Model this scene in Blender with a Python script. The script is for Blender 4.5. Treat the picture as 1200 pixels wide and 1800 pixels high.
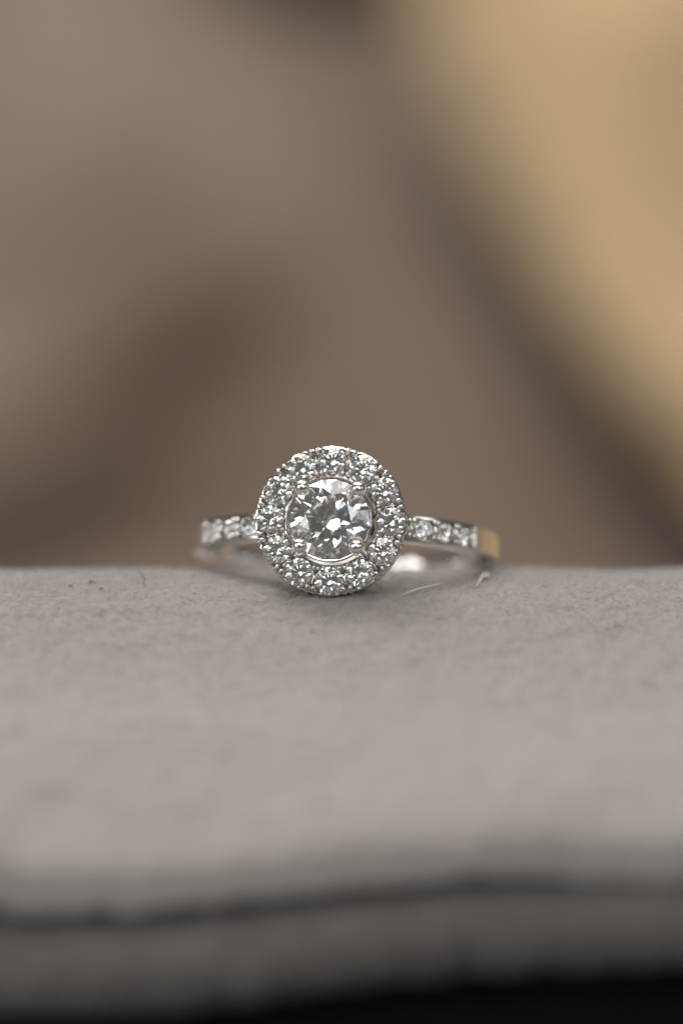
# Diamond halo ring on a pale grey suede pad.   1 Blender unit = 1 cm
import bpy, bmesh, math, random
import numpy as np
from mathutils import Vector, Matrix, Euler

R = math.radians
random.seed(7)
rng = np.random.default_rng(11)
sc = bpy.context.scene
for o in list(bpy.data.objects):
    bpy.data.objects.remove(o)
sc.unit_settings.system = 'METRIC'
sc.unit_settings.scale_length = 0.01
COL = sc.collection

# ------------------------------------------------------------------ camera
PITCH = R(10.5)
DIST = 30.0
PX = 0.00374                     # cm per photo pixel at the focus plane
cam = bpy.data.cameras.new('camera')
cam.sensor_fit = 'HORIZONTAL'
cam.sensor_width = 24.0
cam.lens = 24.0 * DIST / (1200 * PX)
cam.clip_start = 0.5
cam.clip_end = 2000
cam_o = bpy.data.objects.new('camera', cam)
COL.objects.link(cam_o)
AIM = Vector((0.071, 0.0, 0.045))
FWD = Vector((0, math.cos(PITCH), -math.sin(PITCH)))
UPV = Vector((0, math.sin(PITCH), math.cos(PITCH)))
cam_o.location = AIM - FWD * DIST
cam_o.rotation_euler = (math.pi / 2 - PITCH, 0, 0)
cam.dof.use_dof = True
cam.dof.focus_distance = DIST - 0.02
cam.dof.aperture_fstop = (cam.lens * 1e-3) / (2 * 0.90)     # lens opening 1.8 cm across
cam.dof.aperture_blades = 0
sc.camera = cam_o

# ------------------------------------------------------------------ world and lamps (a dim room, one window, added fill and sparkle lamps)
w = bpy.data.worlds.new('World')
sc.world = w
w.use_nodes = True
bg = w.node_tree.nodes['Background']
bg.inputs[0].default_value = (1.0, 0.95, 0.9, 1)
bg.inputs[1].default_value = 0.11

def lamp(name, loc, target, sx, sy, power, col):
    l = bpy.data.lights.new(name, 'AREA')
    l.shape = 'RECTANGLE'
    l.size = sx
    l.size_y = sy
    l.energy = power
    l.color = col
    o = bpy.data.objects.new(name, l)
    COL.objects.link(o)
    o.location = loc
    o.rotation_euler = (Vector(target) - Vector(loc)).to_track_quat('-Z', 'Y').to_euler()
    return o

def panel_lamp(name, loc, sx, sy, radiance, col):
    lamp(name, loc, (0, 0, 0), sx, sy, radiance * math.pi * sx * sy, col)
def window(name, loc, cols, rows, pw, ph, bar, radiance, col):
    """a window seen as its separate panes"""
    d = (Vector((0, 0, 0)) - Vector(loc)).normalized()
    side = d.cross(Vector((0, 0, 1))).normalized(); up = side.cross(d)
    for i in range(cols):
        for j in range(rows):
            p = Vector(loc) + side * (i - (cols - 1) / 2) * (pw + bar) + up * (j - (rows - 1) / 2) * (ph + bar)
            panel_lamp(name, p, pw, ph, radiance, col)
window('window_lamp', (-86, -48, 36), 2, 1, 27, 62, 6, 3.1, (0.97, 0.985, 1.0))
panel_lamp('top_back_fill', (-40, 60, 88), 60, 60, 9.4, (1.0, 0.975, 0.95))  # added light from above and behind, for the top of the pad
panel_lamp('overhead_fill', (10, 30, 115), 120, 100, 2.6, (1.0, 0.96, 0.92))  # added overhead fill in place of ceiling bounce
panel_lamp('front_right_sparkle', (58, -110, 66), 44, 56, 3.8, (0.94, 0.97, 1.0))  # added front light that makes the stones sparkle
panel_lamp('front_top_fill', (-20, -88, 105), 84, 46, 3.6, (1.0, 0.95, 0.88))  # added high front fill to brighten the diamonds
panel_lamp('right_sparkle', (108, -40, 50), 24, 44, 2.0, (0.97, 0.98, 1.0))  # added at the right for more glints in the stones

# ------------------------------------------------------------------ render settings
sc.render.engine = 'CYCLES'
cy = sc.cycles
cy.max_bounces = 24
cy.transmission_bounces = 20
cy.glossy_bounces = 8
cy.diffuse_bounces = 4
cy.sample_clamp_indirect = 4
cy.blur_glossy = 0.0
cy.use_denoising = True
cy.denoiser = 'OPENIMAGEDENOISE'
cy.denoising_input_passes = 'RGB'
vs = sc.view_settings
vs.view_transform = 'Standard'
vs.look = 'None'
vs.exposure = 0.0
vs.gamma = 1.0
vs.use_curve_mapping = False

# ------------------------------------------------------------------ helpers
def nt(name):
    m = bpy.data.materials.new(name)
    m.use_nodes = True
    t = m.node_tree
    return m, t, t.nodes['Principled BSDF']

def N(t, kind, **kw):
    n = t.nodes.new(kind)
    for k, v in kw.items():
        if k in n.inputs.keys():
            n.inputs[k].default_value = v
        else:
            setattr(n, k, v)
    return n

def ramp(t, stops):
    n = t.nodes.new('ShaderNodeValToRGB')
    el = n.color_ramp.elements
    el[0].position, el[0].color = stops[0][0], (*stops[0][1], 1)
    el[1].position, el[1].color = stops[-1][0], (*stops[-1][1], 1)
    for p, c in stops[1:-1]:
        e = el.new(p)
        e.color = (*c, 1)
    return n

def put(name, me, mat=None, parent=None, smooth=None):
    if mat is not None:
        me.materials.clear()
        me.materials.append(mat)
    if smooth is not None:
        me.shade_smooth()
        if smooth < 180:
            me.set_sharp_from_angle(angle=R(smooth))
    o = bpy.data.objects.new(name, me)
    COL.objects.link(o)
    if parent:
        o.parent = parent
    return o

def empty(name, loc=(0, 0, 0)):
    o = bpy.data.objects.new(name, None)
    COL.objects.link(o)
    o.location = loc
    o.empty_display_size = 0.3
    return o

def tag(o, label=None, cat=None, group=None, kind=None):
    if label: o['label'] = label
    if cat: o['category'] = cat
    if group: o['group'] = group
    if kind: o['kind'] = kind
    return o

def mesh(name, verts, faces):
    me = bpy.data.meshes.new(name)
    me.from_pydata([tuple(v) for v in verts], [], faces)
    me.update()
    return me

def fix_normals(me):
    bm = bmesh.new(); bm.from_mesh(me)
    bmesh.ops.recalc_face_normals(bm, faces=bm.faces)
    bm.to_mesh(me); bm.free()
    return me

# numpy value noise -------------------------------------------------
def _hash(i, j, seed):
    n = (i.astype(np.int64) * 374761393 + j.astype(np.int64) * 668265263 + seed * 974711) & 0x7fffffff
    n = ((n ^ (n >> 13)) * 1274126177) & 0x7fffffff
    n = (n ^ (n >> 16)) & 0xffff
    return n / 65535.0
def vnoise(x, y, seed=0):
    i = np.floor(x); j = np.floor(y)
    fx = x - i; fy = y - j
    fx = fx * fx * (3 - 2 * fx); fy = fy * fy * (3 - 2 * fy)
    a = _hash(i, j, seed); b = _hash(i + 1, j, seed)
    c = _hash(i, j + 1, seed); d = _hash(i + 1, j + 1, seed)
    return (a * (1 - fx) + b * fx) * (1 - fy) + (c * (1 - fx) + d * fx) * fy - 0.5
def fbm(x, y, seed=0, octv=3):
    s = 0; a = 1.0
    for k in range(octv):
        ca, sa = math.cos(0.7 * k + .3), math.sin(0.7 * k + .3)
        s = s + a * vnoise((x * ca - y * sa) * 2 ** k, (x * sa + y * ca) * 2 ** k, seed + k)
        a *= 0.5
    return s
def sstep(a, b, t):
    t = np.clip((t - a) / (b - a), 0, 1)
    return t * t * (3 - 2 * t)

def grid_mesh(name, P):
    nu, nv = P.shape[:2]
    me = bpy.data.meshes.new(name)
    idx = np.arange(nu * nv).reshape(nu, nv)
    q = np.stack([idx[:-1, :-1], idx[1:, :-1], idx[1:, 1:], idx[:-1, 1:]], -1).reshape(-1, 4)
    me.vertices.add(nu * nv)
    me.vertices.foreach_set('co', P.reshape(-1).astype(np.float32))
    me.loops.add(q.size)
    me.loops.foreach_set('vertex_index', q.reshape(-1).astype(np.int32))
    me.polygons.add(len(q))
    me.polygons.foreach_set('loop_start', (np.arange(len(q)) * 4).astype(np.int32))
    me.update(calc_edges=True)
    me.validate()
    return me

# ------------------------------------------------------------------ materials
def metal_mat():
    m, t, b = nt('white_gold')
    b.inputs['Metallic'].default_value = 1
    b.inputs['Base Color'].default_value = (0.80, 0.785, 0.76, 1)
    tc = N(t, 'ShaderNodeTexCoord')
    n1 = N(t, 'ShaderNodeTexNoise', Scale=26.0, Detail=6.0)
    t.links.new(tc.outputs['Object'], n1.inputs['Vector'])
    mr = N(t, 'ShaderNodeMapRange')
    mr.inputs[3].default_value = 0.05; mr.inputs[4].default_value = 0.17
    t.links.new(n1.outputs[0], mr.inputs[0])
    t.links.new(mr.outputs[0], b.inputs['Roughness'])
    mp = N(t, 'ShaderNodeMapping'); mp.inputs['Scale'].default_value = (12, 12, 90)
    t.links.new(tc.outputs['Object'], mp.inputs[0])
    n2 = N(t, 'ShaderNodeTexNoise', Scale=2.0, Detail=4.0)
    t.links.new(mp.outputs[0], n2.inputs['Vector'])
    bp = N(t, 'ShaderNodeBump', Strength=0.06, Distance=0.01)
    t.links.new(n2.outputs[0], bp.inputs['Height'])
    t.links.new(bp.outputs[0], b.inputs['Normal'])
    return m

def diamond_mat():
    m, t, b = nt('diamond')
    t.nodes.remove(b)
    out = t.nodes['Material Output']
    prev = None
    for col, ior in (((0.64, 0.475, 0.34), 2.399), ((0.35, 0.515, 0.65), 2.445)):
        g = N(t, 'ShaderNodeBsdfGlass', Roughness=0.0, IOR=ior)
        g.inputs['Color'].default_value = (*col, 1)
        if prev is None:
            prev = g
        else:
            a = N(t, 'ShaderNodeAddShader')
            t.links.new(prev.outputs[0], a.inputs[0]); t.links.new(g.outputs[0], a.inputs[1])
            prev = a
    t.links.new(prev.outputs[0], out.inputs[0])
    return m

def suede_mat():
    m, t, b = nt('grey_suede')
    tc = N(t, 'ShaderNodeTexCoord')
    n1 = N(t, 'ShaderNodeTexNoise', Scale=9.0, Detail=5.0, Roughness=0.6)
    t.links.new(tc.outputs['Object'], n1.inputs['Vector'])
    r1 = ramp(t, [(0.28, (0.252, 0.228, 0.214)), (0.5, (0.282, 0.261, 0.247)), (0.72, (0.296, 0.277, 0.264))])
    t.links.new(n1.outputs[0], r1.inputs[0])
    t.links.new(r1.outputs[0], b.inputs['Base Color'])
    b.inputs['Roughness'].default_value = 1.0
    b.inputs['Specular IOR Level'].default_value = 0.1
    b.inputs['Sheen Weight'].default_value = 0.25
    b.inputs['Sheen Roughness'].default_value = 0.5
    n2 = N(t, 'ShaderNodeTexNoise', Scale=42.0, Detail=5.0, Roughness=0.65)
    t.links.new(tc.outputs['Object'], n2.inputs['Vector'])
    bp = N(t, 'ShaderNodeBump', Strength=0.5, Distance=0.02)
    t.links.new(n2.outputs[0], bp.inputs['Height'])
    t.links.new(bp.outputs[0], b.inputs['Normal'])
    return m

def plain_mat(name, col, rough=0.9, sheen=0.0, var=0.0, scale=6.0, bump=0.0, bscale=60):
    m, t, b = nt(name)
    b.inputs['Roughness'].default_value = rough
    b.inputs['Specular IOR Level'].default_value = 0.15
    b.inputs['Sheen Weight'].default_value = sheen
    tc = N(t, 'ShaderNodeTexCoord')
    n1 = N(t, 'ShaderNodeTexNoise', Scale=scale, Detail=4.0)
    t.links.new(tc.outputs['Object'], n1.inputs['Vector'])
    lo = tuple(c * (1 - var) for c in col); hi = tuple(min(1, c * (1 + var)) for c in col)
    r1 = ramp(t, [(0.3, lo), (0.7, hi)])
    t.links.new(n1.outputs[0], r1.inputs[0])
    t.links.new(r1.outputs[0], b.inputs['Base Color'])
    if bump:
        n2 = N(t, 'ShaderNodeTexNoise', Scale=bscale, Detail=3.0)
        t.links.new(tc.outputs['Object'], n2.inputs['Vector'])
        bp = N(t, 'ShaderNodeBump', Strength=bump, Distance=0.03)
        t.links.new(n2.outputs[0], bp.inputs['Height'])
        t.links.new(bp.outputs[0], b.inputs['Normal'])
    return m

M_METAL = metal_mat()
M_DIA = diamond_mat()
M_SUEDE = suede_mat()
M_CORD_SHADE = plain_mat('shaded_piping_suede', (0.148, 0.133, 0.124), 1.0, 0.2, 0.15, 5.0, 0.4, 40)  # pad suede darkened: the shade of the front edge put into the colour
M_FUZZ = plain_mat('suede_fibre', (0.445, 0.415, 0.394), 1.0, 0.2, 0.08, 8)
M_TAUPE = plain_mat('taupe_cloth', (0.165, 0.120, 0.090), 0.95, 0.15, 0.10, 0.22, 0.3, 40)
_r = [n for n in M_TAUPE.node_tree.nodes if n.type == 'VALTORGB'][0].color_ramp.elements
_r[0].position, _r[0].color = 0.36, (0.134, 0.095, 0.070, 1)
_r[1].position, _r[1].color = 0.64, (0.192, 0.147, 0.117, 1)
M_YELLOW = plain_mat('ochre_cloth', (0.385, 0.278, 0.155), 0.9, 0.1, 0.42, 0.36, 0.3, 40)
M_GREEN = plain_mat('dark_green_wall', (0.035, 0.04, 0.03), 0.9, 0, 0.2, 0.4)
M_BASE_SHADE = plain_mat('base_shade', (0.008, 0.007, 0.006), 0.8, 0, 0.2, 3)  # near-black: deep shade under the pad put into the colour
M_TABLE_SHADE = plain_mat('table_shade', (0.02, 0.016, 0.013), 0.7, 0, 0.3, 0.5)  # shade below the pad painted in as a near-black table
M_LINTW = plain_mat('white_lint', (0.72, 0.68, 0.64), 0.9)
M_LINTD = plain_mat('dark_lint', (0.06, 0.045, 0.035), 0.8)
M_LINTO = plain_mat('orange_lint', (0.40, 0.20, 0.09), 0.9)

# ------------------------------------------------------------------ the setting behind and below
def slab(name, x0, x1, y0, y1, z0, z1, mat):
    v = [(x, y, z) for x in (x0, x1) for y in (y0, y1) for z in (z0, z1)]
    f = [(0, 1, 3, 2), (4, 6, 7, 5), (0, 4, 5, 1), (2, 3, 7, 6), (0, 2, 6, 4), (1, 5, 7, 3)]
    return put(name, fix_normals(mesh(name, v, f)), mat)
tag(slab('tabletop', -60, 60, -25, 60, -12, -10, M_TABLE_SHADE), kind='structure')
tag(slab('wall', -60, 60, 60, 62, -10, 60, M_GREEN), kind='structure')

def back_uv(px, py, depth):
    """a place on the upright cloth `depth` behind the focus plane, from photo pixels (layout only)"""
    s = (DIST + depth) / DIST * PX
    return (px - 600) * s, (900 - py) * s

# taupe cloth: heavy folds.  (x, v) in the cloth's own plane, pushed out towards the viewer
CD = 26.0
def seg_fold(X, V, a, b, width, amp, decay):
    """a fold along a->b: the cloth bulges above the line and falls in steeply below it"""
    ax, av = back_uv(*a, CD); bx, bv = back_uv(*b, CD)
    L = math.hypot(bx - ax, bv - av)
    ux, uv = (bx - ax) / L, (bv - av) / L
    nx, nv = -uv, ux
    if nv < 0: nx, nv = -nx, -nv
    t = (X - ax) * nx + (V - av) * nv
    s = ((X - ax) * ux + (V - av) * uv) / L
    along = sstep(-0.55, 0.1, s) * (1 - sstep(0.5, 1.12, s))
    up = sstep(-width, width, t) * np.exp(-np.clip(t, 0, None) / decay)
    return amp * along * up

nu, nv = 480, 300
X, V = np.meshgrid(np.linspace(-42, 18, nu), np.linspace(-8.0, 4.93, nv), indexing='ij')
topv = 5.82 + 1.3 * sstep(-0.6, -3.0, X) + 0.9 * sstep(1.0, 2.4, X)     # dip in the upper edge
V = -8.0 + (V + 8.0) / 12.93 * (topv + 8.0)
H = np.zeros_like(X)
H += seg_fold(X, V, (-150, 760), (640, 425), 1.2, 2.6, 1.9)
H += seg_fold(X, V, (-250, 985), (420, 745), 0.9, 2.2, 1.4)
H += seg_fold(X, V, (-100, 440), (420, 230), 1.6, 2.1, 2.5)
H += 0.25 * fbm(X * 0.35, V * 0.35, 3, 2)
# long valley that runs down beside the ochre cloth
x1, v1 = back_uv(835, 330, CD); x2, v2 = back_uv(1130, 800, CD)
L = math.hypot(x2 - x1, v2 - v1); nxv, nvv = (v2 - v1) / L, -(x2 - x1) / L
t = (X - x1) * nxv + (V - v1) * nvv
if True:
    t = -t if nxv < 0 else t       # t grows to the right
H += -0.62 * np.exp(-((t - 0.15) / 0.95) ** 2) + 0.35 * np.exp(-((t + 1.7) / 1.2) ** 2)
base = np.array(AIM) + np.array(FWD) * CD
LEAN = 1.4                                       # the cloth lies back like a cushion
cP, sP = math.cos(PITCH), math.sin(PITCH)
W = V / (cP + LEAN * sP - LEAN * cP * V / (DIST + CD))
Yb = base[1] - H + LEAN * W
Pz = base[2] + W
P = np.stack([X + base[0], Yb, Pz], -1)
taupe = put('draped_cloth', grid_mesh('draped_cloth', P), M_TAUPE, smooth=180)
md = taupe.modifiers.new('thickness', 'SOLIDIFY'); md.thickness = 0.25; md.offset = 1
tag(taupe, 'blurred taupe brown cloth with soft slanting folds hanging behind the ring', 'cloth')

# ochre cloth: bulging edge, nearer than the taupe one
YD = 23.0
edge_px = [(640, -260), (700, -60), (735, 90), (790, 230), (880, 390), (985, 560), (1085, 700), (1200, 845), (1330, 1010), (1420, 1200)]
E = np.array([back_uv(a, b, YD) for a, b in edge_px])
vv = np.linspace(E[0, 1], E[-1, 1], 160)
ex = np.interp(-vv, -E[:, 1], E[:, 0]) + 55 * PX * (DIST + YD) / DIST
k = np.ones(9) / 9
ex = np.convolve(np.pad(ex, 4, mode='edge'), k, 'valid')
uu = np.linspace(0, 1, 110) ** 1.5
b2 = np.array(AIM) + np.array(FWD) * YD
G = np.zeros((len(uu), len(vv), 3))
for i, u in enumerate(uu):
    wdt = u * 55.0
    xx = ex + wdt
    bul = 1.1 * (1 - np.exp(-wdt / 0.55)) - 0.001 * wdt ** 2
    bul = bul + 0.6 * fbm(xx * 0.45, vv * 0.4, 21, 3)
    G[i, :, 0] = xx + b2[0]
    wv = vv / (cP + 1.2 * sP - 1.2 * cP * vv / (DIST + YD))
    G[i, :, 1] = b2[1] + 1.0 - bul + wdt * 0.10 + 1.2 * wv
    G[i, :, 2] = b2[2] + wv
ochre = put('ochre_cloth', grid_mesh('ochre_cloth', G), M_YELLOW, smooth=180)
md = ochre.modifiers.new('thickness', 'SOLIDIFY'); md.thickness = 0.3; md.offset = -1
tag(ochre, 'blurred ochre yellow cloth leaning in from the upper right corner', 'cloth')

# ------------------------------------------------------------------ the suede pad
pad = empty('suede_pad', (0, 0, -10.0))
tag(pad, 'pale grey suede pad with a corded front seam that the ring lies on', 'pad')
PADZ = 10.0
prof_y = np.array([-3.562, -3.532, -3.52, -3.428, -3.268, -2.984, -2.558, -1.819, -0.972, -0.4, -0.1, 0.2, 0.45])
prof_z = np.array([-1.914, -1.564, -1.444, -1.33, -1.234, -1.131, -1.025, -0.877, -0.7, -0.56, -0.502, -0.482, -0.487])
def pad_z(x, y):
    z = np.interp(y, prof_y, prof_z)
    back = -0.487 - 0.116 * np.clip(y - 0.25, 0, None) ** 2
    return np.where(y > 0.4, back, z)
# smooth profile by convolution
yy = np.linspace(-3.532, 6.0, 1500)
zz = pad_z(0, yy)
ker = np.exp(-0.5 * (np.arange(-40, 41) / 8) ** 2); ker /= ker.sum()
zs = np.convolve(np.pad(zz, 40, mode='reflect', reflect_type='odd'), ker, 'valid')
def sag(x, y):
    """the front edge sinks to the left and wanders a little"""
    f = sstep(-1.8, -3.502, y)
    return f * (-0.015 + 0.12 * np.tanh((x + 0.35) * 0.7) + 0.012 * np.sin(x * 2.3 + 0.5))
xs = np.linspace(-6, 6, 640)
ys = np.concatenate([np.linspace(-3.532, -1.2, 200)[:-1], np.linspace(-1.2, 1.6, 250)[:-1], np.linspace(1.6, 6, 50)])
PXg, PYg = np.meshgrid(xs, ys, indexing='ij')
def pad_surface(x, y):
    z = np.interp(y, yy, zs) + sag(x, y)
    front = sstep(-1.8, -3.432, y)
    z = z + 0.030 * fbm(x * 1.6 + 3, y * 2.2, 5, 2)
    z = z + (0.13 * front) * fbm(x * 1.5 + 9, y * 0.7, 8, 3)
    # nap: small dents, dragged slantwise
    z = z + 0.021 * fbm(x * 9 + y * 4, y * 9, 13, 3)
    z = z - 0.018 * np.clip(fbm(x * 11 + y * 6, y * 8 - x * 2, 17, 2) - 0.18, 0, 1) * 2
    return z
PZg = pad_surface(PXg, PYg)
sheet = np.stack([PXg, PYg, PZg + PADZ], -1)
curl = []
for dy, dz in ((0.42, -0.02), (0.22, -0.05), (0.06, -0.04)):        # the sheet tucks under at the seam
    r_ = sheet[:, :1].copy(); r_[..., 1] += dy; r_[..., 2] += dz; curl.append(r_)
sheet = np.concatenate(curl + [sheet], 1)
panel = put('top_panel', grid_mesh('top_panel', sheet), M_SUEDE, pad, smooth=180)

def pad_n(x, y, e=0.02):
    dx = (np.interp(y, yy, zs) * 0)
    dy = (np.interp(y + e, yy, zs) - np.interp(y - e, yy, zs)) / (2 * e)
    n = np.stack([-dx, -dy, np.ones_like(x)], -1)
    return n / np.linalg.norm(n, axis=-1, keepdims=True)

# piping: a soft cord with gathers along the front seam
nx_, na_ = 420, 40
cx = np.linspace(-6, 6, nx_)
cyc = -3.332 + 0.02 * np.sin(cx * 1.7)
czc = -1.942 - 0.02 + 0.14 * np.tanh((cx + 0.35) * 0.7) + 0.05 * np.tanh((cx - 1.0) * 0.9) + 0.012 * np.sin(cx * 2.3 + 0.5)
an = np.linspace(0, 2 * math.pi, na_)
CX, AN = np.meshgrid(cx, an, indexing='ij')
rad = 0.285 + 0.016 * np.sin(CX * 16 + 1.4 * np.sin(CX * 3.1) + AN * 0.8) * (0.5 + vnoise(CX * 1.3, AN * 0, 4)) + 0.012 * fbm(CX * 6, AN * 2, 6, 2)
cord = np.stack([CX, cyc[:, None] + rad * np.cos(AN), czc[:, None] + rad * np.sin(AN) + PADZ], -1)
put('piping_cord', grid_mesh('piping_cord', cord), M_CORD_SHADE, pad, smooth=180)
# dark strip added between panel and cord, painting the shade of the groove
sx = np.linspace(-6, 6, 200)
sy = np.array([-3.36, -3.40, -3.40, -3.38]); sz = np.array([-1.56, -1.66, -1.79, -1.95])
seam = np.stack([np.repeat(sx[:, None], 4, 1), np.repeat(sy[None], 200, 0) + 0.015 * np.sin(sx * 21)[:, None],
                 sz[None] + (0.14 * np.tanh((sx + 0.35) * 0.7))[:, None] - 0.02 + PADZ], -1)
put('seam', grid_mesh('seam', seam), M_CORD_SHADE, pad, smooth=180)
# added block under the pad, coloured near-black for the shade there
v = []
for x in (-5.95, 5.95):
    v += [(x, -3.192, -2.202 + PADZ), (x, -3.112, 0.0), (x, 6.0, 0.0), (x, 5.95, -3.75 + PADZ), (x, 1.5, -0.95 + PADZ), (x, -0.5, -1.0 + PADZ), (x, -2.932, -1.672 + PADZ)]
fc = [tuple(range(6, -1, -1)), tuple(range(7, 14))] + [(i, (i + 1) % 7, 7 + (i + 1) % 7, 7 + i) for i in range(7)]
put('base', fix_normals(mesh('base', v, fc)), M_BASE_SHADE, pad)

# fuzz of the suede: thin three-sided fibres, densest where the picture is sharp
def fibres(name, bx, by, length, radius, mat, parent, lay=0.75, zoff=PADZ):
    n = len(bx)
    nrm = pad_n(bx, by)
    th = rng.normal(0.6, 1.2, n)
    tang = np.stack([np.cos(th), np.sin(th), np.zeros(n)], -1)
    tang -= nrm * (tang * nrm).sum(-1, keepdims=True)
    tang /= np.linalg.norm(tang, axis=-1, keepdims=True)
    lift = np.clip(rng.normal(1 - lay, 0.22, n), 0.05, 1.0)[:, None]
    d0 = nrm * lift + tang * np.sqrt(np.clip(1 - lift ** 2, 0, 1))
    bend = rng.normal(0, 0.55, (n, 3)); bend -= d0 * (bend * d0).sum(-1, keepdims=True)
    bz = pad_surface(bx, by) - 0.006 + zoff
    base = np.stack([bx, by, bz], -1)
    S = 2
    ring = []
    side = np.cross(d0, nrm); side /= np.linalg.norm(side, axis=-1, keepdims=True) + 1e-9
    up = np.cross(side, d0)
    for s in range(S):
        f = s / (S - 1)
        c = base + (d0 * f + bend * f * f * 0.6) * length[:, None]
        c[:, 2] -= 0.10 * length * f * f
        rr = radius[:, None] * (1 - 0.55 * f)
        for a in range(3):
            q = a * 2 * math.pi / 3
            ring.append(c + (side * math.cos(q) + up * math.sin(q)) * rr)
    Vt = np.stack(ring, 1)                       # n, S*3, 3
    fq = []
    for s in range(S - 1):
        for a in range(3):
            fq.append((s * 3 + a, s * 3 + (a + 1) % 3, (s + 1) * 3 + (a + 1) % 3, (s + 1) * 3 + a))
    fq = np.array(fq)
    F = (fq[None] + (np.arange(n) * S * 3)[:, None, None]).reshape(-1, 4)
    me = bpy.data.meshes.new(name)
    me.vertices.add(n * S * 3); me.vertices.foreach_set('co', Vt.reshape(-1).astype(np.float32))
    me.loops.add(F.size); me.loops.foreach_set('vertex_index', F.reshape(-1).astype(np.int32))
    me.polygons.add(len(F)); me.polygons.foreach_set('loop_start', (np.arange(len(F)) * 4).astype(np.int32))
    me.update(calc_edges=True)
    return put(name, me, mat, parent, smooth=180)
n = 240000
bx = rng.uniform(-2.9, 2.9, n)
by = rng.triangular(-1.9, 0.3, 1.9, n)
ln = np.abs(rng.normal(0.027, 0.013, n)) + 0.008
f1 = fibres('nap_fibres', bx, by, ln, rng.uniform(0.0008, 0.0016, n), M_FUZZ, pad)
tag(f1, kind='stuff')
n = 1100
bx = rng.uniform(-2.9, 2.9, n); by = rng.uniform(-0.6, 1.0, n)
f2 = fibres('stray_fibres', bx, by, rng.uniform(0.06, 0.15, n), rng.uniform(0.0010, 0.0017, n), M_FUZZ, pad, lay=0.72)
tag(f2, kind='stuff')

# lint lying on the pad ------------------------------------------------
def tube_mesh(name, pts, rad, sides=6):
    pts = [Vector(p) for p in pts]
    v, f = [], []
    for i, p in enumerate(pts):
        d = (pts[min(i + 1, len(pts) - 1)] - pts[max(i - 1, 0)]).normalized()
        a = d.cross(Vector((0, 0, 1)))
        a = a.normalized() if a.length > 1e-4 else Vector((1, 0, 0))
        b = d.cross(a)
        r = rad[i] if isinstance(rad, (list, tuple)) else rad
        for k in range(sides):
            q = 2 * math.pi * k / sides
            v.append(p + (a * math.cos(q) + b * math.sin(q)) * r)
    for i in range(len(pts) - 1):
        for k in range(sides):
            f.append((i * sides + k, i * sides + (k + 1) % sides, (i + 1) * sides + (k + 1) % sides, (i + 1) * sides + k))
    f.append(tuple(range(sides))[::-1]); f.append(tuple(range((len(pts) - 1) * sides, len(pts) * sides)))
    return fix_normals(mesh(name, v, f))

def on_pad(px, py):
    """point of the pad surface seen at this photo pixel, found by marching the view ray"""
    o = cam_o.location
    tgt = AIM + Vector((1, 0, 0)) * (px - 600) * PX + UPV * (900 - py) * PX
    d = (tgt - o).normalized()
    ss = np.linspace(26, 34, 3000)
    p = np.array(o)[None] + np.array(d)[None] * ss[:, None]
    hit = p[:, 2] <= pad_surface(p[:, 0], p[:, 1])
    return Vector(p[int(np.argmax(hit))]) if hit.any() else tgt
def lint(name, pix, lift, rad, mat, label, cat='lint'):
    pts = [on_pad(a, b) + Vector((0, 0, l)) for (a, b), l in zip(pix, lift)]
    o = put(name, tube_mesh(name, [p - pts[0] for p in pts], rad), mat, smooth=60)
    o.location = pts[0]
    tag(o, label, cat)
    return o
lint('straight_fibre', [(708, 1049), (730, 1044), (750, 1040), (774, 1034)], [0.015, 0.028, 0.032, 0.03], [0.003, 0.0048, 0.005, 0.003], M_LINTW, 'short straight white fibre lying in the ring shadow right of the head')
lint('fibre_tuft', [(836, 1034), (842, 1028), (847, 1022), (853, 1015), (857, 1019), (851, 1022)], [0.01, 0.02, 0.03, 0.03, 0.03, 0.03], [0.003, 0.005, 0.009, 0.012, 0.010, 0.004], M_LINTW, 'tiny white fluff tuft below the right end of the band')
lint('curly_hair', [(240, 1012), (246, 1017), (252, 1021), (255, 1027), (251, 1030)], [0.04, 0.04, 0.035, 0.03, 0.02], 0.0026, M_LINTD, 'fine dark curled hair on the pad left of the ring')
for (a, b, lb) in ((124, 1032, 'orange lint speck farthest left on the pad crest'), (160, 1025, 'largest orange lint speck on the left of the pad crest'), (177, 1037, 'orange lint speck nearest the dark curled hair')):
    lint('lint_speck', [(a - 4, b + 1), (a - 1, b - 1), (a + 3, b), (a + (10 if a == 160 else 4), b + 1)], [0.006, 0.012, 0.012, 0.006], [0.002, 0.006, 0.006, 0.002], M_LINTO, lb)

# ------------------------------------------------------------------ the ring (built in mm, head centre at the origin, finger hole behind it)
TILT, YAW = R(19.4), R(-5.3)
ring = empty('diamond_ring', (0, 0, -0.012))
ring.rotation_mode = 'XYZ'
ring.rotation_euler = (Matrix.Rotation(YAW, 3, 'Z') @ Matrix.Rotation(-TILT, 3, 'X')).to_euler()
tag(ring, 'white gold ring with a round diamond, diamond halo and pave shoulders', 'ring')
MM = 0.102

def mm(me):
    me.transform(Matrix.Scale(MM, 4)); return me

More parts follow.
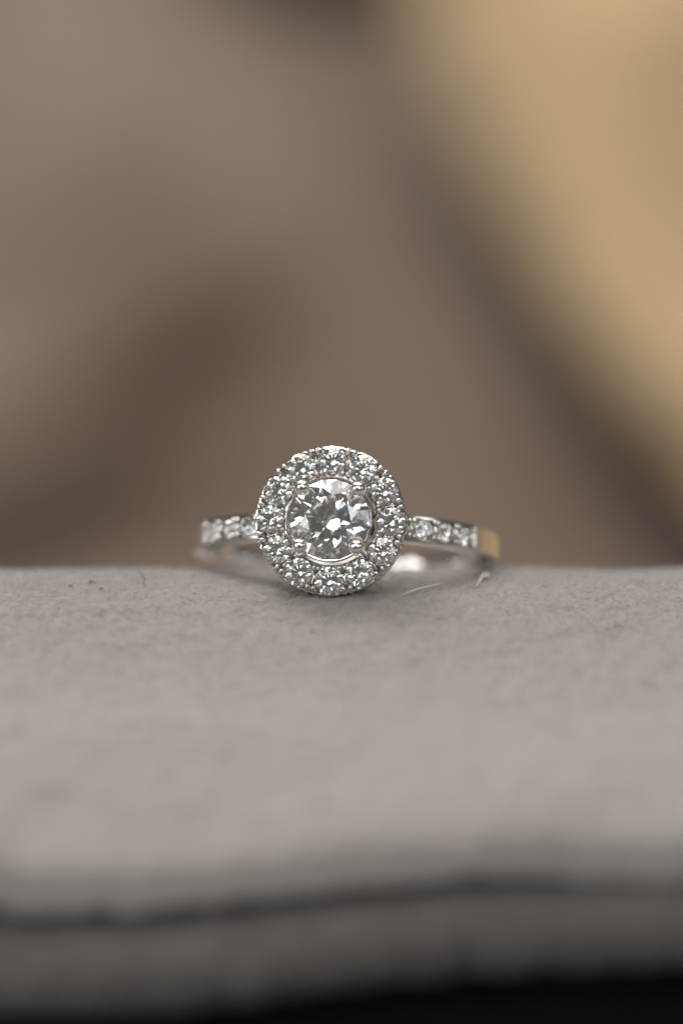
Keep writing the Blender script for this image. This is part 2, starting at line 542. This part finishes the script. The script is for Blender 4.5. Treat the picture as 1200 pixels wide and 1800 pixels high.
def brilliant(rad, table=0.57, crown=34.5, pav=40.8, star=0.5, lower=0.77, girdle=0.03):
    """round brilliant, table towards -Y, girdle plane at y = 0 (mm)"""
    g = girdle * rad
    ct, pt = math.tan(R(crown)), math.tan(R(pav))
    rt = table * rad
    ht = ct * (rad - rt)
    A = lambda k: k * math.pi / 8
    v = []
    add = lambda r, a, h: (v.append((r * math.cos(a), -h, r * math.sin(a))), len(v) - 1)[1]
    c8 = math.cos(math.pi / 8)
    T = [add(rt, A(2 * k), g + ht) for k in range(8)]
    rs = rt * c8 + star * (rad - rt * c8)
    S = [add(rs, A(2 * k + 1), g + ct * (rad - rs * c8)) for k in range(8)]
    GU = [add(rad, A(k), g + (0.006 * rad if k % 2 else 0)) for k in range(16)]
    GL = [add(rad, A(k), -g - (0.006 * rad if k % 2 else 0)) for k in range(16)]
    rl = rad * (1 - lower)
    Lw = [add(rl, A(2 * k + 1), -g - pt * (rad - rl * c8)) for k in range(8)]
    C = add(0, 0, -g - pt * rad)
    f = [tuple(T)]
    for k in range(8):
        n_ = (k + 1) % 8; p_ = (k - 1) % 8
        f.append((T[k], S[k], T[n_]))
        f.append((T[k], S[p_], GU[2 * k], S[k]))
        f.append((S[k], GU[2 * k], GU[2 * k + 1]))
        f.append((S[k], GU[2 * k + 1], GU[(2 * k + 2) % 16]))
        f.append((Lw[k], GL[2 * k + 1], GL[2 * k]))
        f.append((Lw[k], GL[(2 * k + 2) % 16], GL[2 * k + 1]))
        f.append((C, Lw[k], GL[2 * k], Lw[p_]))
    for k in range(16):
        n_ = (k + 1) % 16
        f.append((GU[k], GL[k], GL[n_], GU[n_]))
    return fix_normals(mm(mesh('brilliant', v, f)))

def lathe(name, prof, seg=96, jitter=None):
    """closed (r, y) profile turned about the Y axis"""
    v, f = [], []
    m_ = len(prof)
    for i in range(seg):
        a = 2 * math.pi * i / seg
        for (r, y) in prof:
            rr = r + (jitter(a, r, y) if jitter else 0)
            v.append((rr * math.cos(a), y, rr * math.sin(a)))
    for i in range(seg):
        j = (i + 1) % seg
        for k_ in range(m_):
            l_ = (k_ + 1) % m_
            f.append((i * m_ + k_, i * m_ + l_, j * m_ + l_, j * m_ + k_))
    return fix_normals(mm(mesh(name, v, f)))

def bead_mesh(name, sx, sy, sz, seg=12, rings=8):
    bm = bmesh.new()
    bmesh.ops.create_uvsphere(bm, u_segments=seg, v_segments=rings, radius=1)
    bmesh.ops.scale(bm, vec=(sx, sy, sz), verts=bm.verts)
    me = bpy.data.meshes.new(name); bm.to_mesh(me); bm.free()
    return mm(me)

# --- halo -------------------------------------------------------------
HR, SR = 3.92, 0.905
GAPS = [math.pi / 2 + math.pi / 6 * k + math.pi / 12 for k in range(12)]
def rim_cuts(a, r, y):
    if y > 1.0 or r < 4.7: return 0
    da = math.degrees((a - math.pi / 2 - math.pi / 12 + math.pi / 12) % (math.pi / 6) - math.pi / 12)
    return -0.09 * (math.exp(-(da / 1.0) ** 2) + math.exp(-((abs(da) - 5.4) / 1.1) ** 2)) * (1 - y * 0.9)
halo = put('halo_setting', lathe('halo_setting', [(4.75, 0.18), (4.79, 0.10), (4.88, 0.15), (4.88, 0.9), (4.74, 1.60), (4.66, 1.68), (4.52, 1.66), (4.55, 1.5), (4.68, 0.5)], 432, rim_cuts), M_METAL, ring, smooth=35)
seat = lathe('seat', [(0.83, 0.19), (0.93, 0.10), (0.985, 0.16), (0.985, 0.55), (0.80, 0.62)], 40)
for k in range(12):
    a = math.pi / 2 + k * math.pi / 6
    o = put('stone_seat', seat, M_METAL, halo, smooth=35)
    o.location = (HR * math.cos(a) * MM, 0, HR * math.sin(a) * MM)
iw = lathe('inner_wall', [(2.90, 0.20), (2.97, 0.16), (3.05, 0.20), (3.05, 0.45), (2.95, 1.3), (2.82, 1.3), (2.86, 0.4)], 96)
put('inner_wall', iw, M_METAL, halo, smooth=35)
fl = lathe('floor_plate', [(2.9, 1.0), (4.66, 1.0), (4.66, 1.12), (2.9, 1.12)], 96)
put('floor_plate', fl, M_METAL, halo, smooth=35)
lowr = lathe('under_rail', [(4.50, 1.45), (4.62, 1.55), (4.58, 1.75), (4.42, 1.78), (4.34, 1.6)], 96)
put('under_rail', lowr, M_METAL, halo, smooth=35)
st_me = brilliant(SR * MM / MM)
for k in range(12):
    a = math.pi / 2 + k * math.pi / 6
    o = put('halo_diamond', st_me, M_DIA, halo)
    o.location = (HR * math.cos(a) * MM, 0.03 * MM, HR * math.sin(a) * MM)
    o.rotation_euler = Euler((R(random.uniform(-3.5, 3.5)), random.uniform(0, 6.28), R(random.uniform(-3.5, 3.5))))
claw = bead_mesh('claw', 0.26, 0.32, 0.165)
inb = bead_mesh('inner_bead', 0.17, 0.17, 0.14)
midb = bead_mesh('saddle', 0.55, 0.32, 0.15)
for g in GAPS:
    for s in (-1, 1):
        o = put('claw', claw, M_METAL, halo, smooth=180)
        a = g + s * R(2.75) + R(random.uniform(-.5, .5)); r = 4.60 + random.uniform(-.04, .04)
        o.location = (r * math.cos(a) * MM, random.uniform(-.09, -.03) * MM, r * math.sin(a) * MM)
        o.rotation_euler = Euler((0, -a + R(s * 9), 0)); o.scale = (random.uniform(.85, 1.15), random.uniform(.9, 1.15), random.uniform(.85, 1.1))
        o = put('inner_bead', inb, M_METAL, halo, smooth=180)
        a = g + s * R(2.9) + R(random.uniform(-.6, .6)); r = 3.17 + random.uniform(-.04, .05)
        o.location = (r * math.cos(a) * MM, random.uniform(-.08, -.02) * MM, r * math.sin(a) * MM)
        o.rotation_euler = Euler((0, -a, 0)); o.scale = (random.uniform(.8, 1.15),) * 3
    o = put('saddle', midb, M_METAL, halo, smooth=180)
    o.location = (3.95 * math.cos(g) * MM, 0.36 * MM, 3.95 * math.sin(g) * MM)
    o.rotation_euler = Euler((0, -g, 0))

# --- centre stone and its basket ---------------------------------------
CR, CY = 2.60, -0.62
bas = put('basket', lathe('basket', [(2.50, CY + 0.26), (2.60, CY + 0.12), (2.71, CY + 0.10), (2.76, CY + 0.35), (2.70, 0.3), (2.2, 1.2), (1.75, 1.75), (1.2, 1.80), (1.2, 1.68), (1.6, 1.6), (2.20, 1.1), (2.58, 0.2)], 96), M_METAL, ring, smooth=35)
cs = put('centre_diamond', brilliant(CR), M_DIA, ring)
cs.location = (0, CY * MM, 0)
cs.rotation_euler = Euler((R(1.2), R(9), R(-1.0)))
def prong_mesh():
    prof = [(0.0, -1.71)]
    for q in range(1, 9):
        a = q / 8 * math.pi * 0.66
        prof.append((0.51 * math.sin(a), -1.20 - 0.51 * math.cos(a)))
    prof += [(0.34, -0.85), (0.27, -0.45), (0.27, 0.2), (0.24, 1.5), (0.0, 1.5)]
    v, f = [], []
    seg = 20
    for i in range(seg):
        a = 2 * math.pi * i / seg
        for r, y in prof:
            sh = 0.27 * sstep(-1.2, -0.75, y) - 0.45 * sstep(0.0, 1.5, y)
            v.append((max(r, 0.0005) * math.cos(a) + sh, y, max(r, 0.0005) * math.sin(a)))
    m_ = len(prof)
    for i in range(seg):
        j = (i + 1) % seg
        for k in range(m_ - 1):
            f.append((i * m_ + k, i * m_ + k + 1, j * m_ + k + 1, j * m_ + k))
    return fix_normals(mm(mesh('prong', v, f)))
pr = prong_mesh()
for a in (46, 133, 226, 314):
    o = put('prong', pr, M_METAL, bas, smooth=60)
    o.location = (2.62 * math.cos(R(a)) * MM, 0, 2.62 * math.sin(R(a)) * MM)
    o.rotation_euler = Euler((0, -R(a), 0))

# --- band --------------------------------------------------------------
BC, RO, RI = 11.6, 10.2, 8.75             # hoop centre behind the head, outer and inner radius
PAVE_END = 61.5
def band_mesh():
    st = []
    a = -180.0
    while a < 180 - 1e-6:
        st.append(a); a += 2.0
    for s in (-1, 1):
        st += [s * PAVE_END, s * (PAVE_END + 0.25), s * (PAVE_END + 1.2), s * (PAVE_END + 1.45)]
    st = sorted(set(round(q, 3) for q in st))
    v, f = [], []
    for p in st:
        ab = abs(p)
        hw = 0.92 - 0.26 * float(sstep(58, 125, ab))
        ro = RO - 0.25 * float(sstep(90, 180, ab))
        inside = ab <= PAVE_END + 1e-6
        groove = PAVE_END + 0.2 < ab < PAVE_END + 1.3
        cd = 0.80 if inside else 0.0
        ci = 0.68
        pr_ = [(ro - cd, 0), (ro - cd, ci - (0.02 if inside else 0)), (ro, ci), (ro, hw - 0.12), (ro - 0.03, hw - 0.035), (ro - 0.12, hw), (RI + 0.30, hw), (RI + 0.08, hw - 0.08), (RI + 0.01, hw - 0.3), (RI - 0.03, 0)]
        if groove:
            pr_ = [(r_ - (0.16 if r_ > ro - 0.2 else 0), z_) for r_, z_ in pr_]
        full = pr_ + [(r_, -z_) for r_, z_ in pr_[-2:0:-1]]
        ca, sa = math.cos(R(p)), math.sin(R(p))
        for r_, z_ in full:
            v.append((r_ * sa, BC - r_ * ca, z_))
    m_ = len(full)
    for i in range(len(st)):
        j = (i + 1) % len(st)
        for k in range(m_):
            l_ = (k + 1) % m_
            f.append((i * m_ + k, i * m_ + l_, j * m_ + l_, j * m_ + k))
    return fix_normals(mm(mesh('band', v, f)))
band = put('band', band_mesh(), M_METAL, ring, smooth=32)
ps = brilliant(0.66, table=0.55)
pb = bead_mesh('bead', 0.17, 0.15, 0.17)
br = bead_mesh('bridge', 0.20, 0.45, 0.62)
def at_band(o, ang, rr, z):
    o.location = (rr * math.sin(R(ang)) * MM, (BC - rr * math.cos(R(ang))) * MM, z * MM)
    o.rotation_euler = Euler((0, 0, R(ang)))
for s in (-1, 1):
    for q in (24.5, 35.0, 45.4, 55.8):
        o = put('shoulder_diamond', ps, M_DIA, band)
        at_band(o, s * q, RO - 0.10, 0)
        o.rotation_euler = (Matrix.Rotation(R(s * q), 3, 'Z') @ Matrix.Rotation(random.uniform(0, 6), 3, 'Y') @ Matrix.Rotation(R(random.uniform(-4, 4)), 3, 'X')).to_euler()
    for q in (29.75, 40.2, 50.6, 60.6):
        o = put('bridge', br, M_METAL, band, smooth=180); at_band(o, s * q, RO - 0.40, 0)
        for z in (-0.50, 0.50):
            for d in (-0.9, 0.9):
                o = put('bead', pb, M_METAL, band, smooth=180)
                at_band(o, s * (q + d + random.uniform(-.2, .2)), RO + 0.02, z + random.uniform(-.03, .03))
                o.scale = (random.uniform(.85, 1.15),) * 3
# struts that carry the halo on the band, and the post under the basket
def strut(x):
    s = 1 if x > 0 else -1
    v = []
    for (y, hx, hz, dx) in ((1.35, 0.45, 0.55, 0), (2.0, 0.38, 0.45, 0.05), (2.9, 0.5, 0.6, 0.1)):
        for (a, b) in ((-1, -1), (1, -1), (1, 1), (-1, 1)):
            v.append((x + s * dx + a * hx, y, b * hz))
    f = [(0, 1, 2, 3), (8, 11, 10, 9)] + [(r * 4 + k, r * 4 + (k + 1) % 4, r * 4 + 4 + (k + 1) % 4, r * 4 + 4 + k) for r in (0, 1) for k in range(4)]
    return fix_normals(mm(mesh('strut', v, f)))
for x in (-3.9, 3.9):
    put('strut', strut(x), M_METAL, halo, smooth=40)
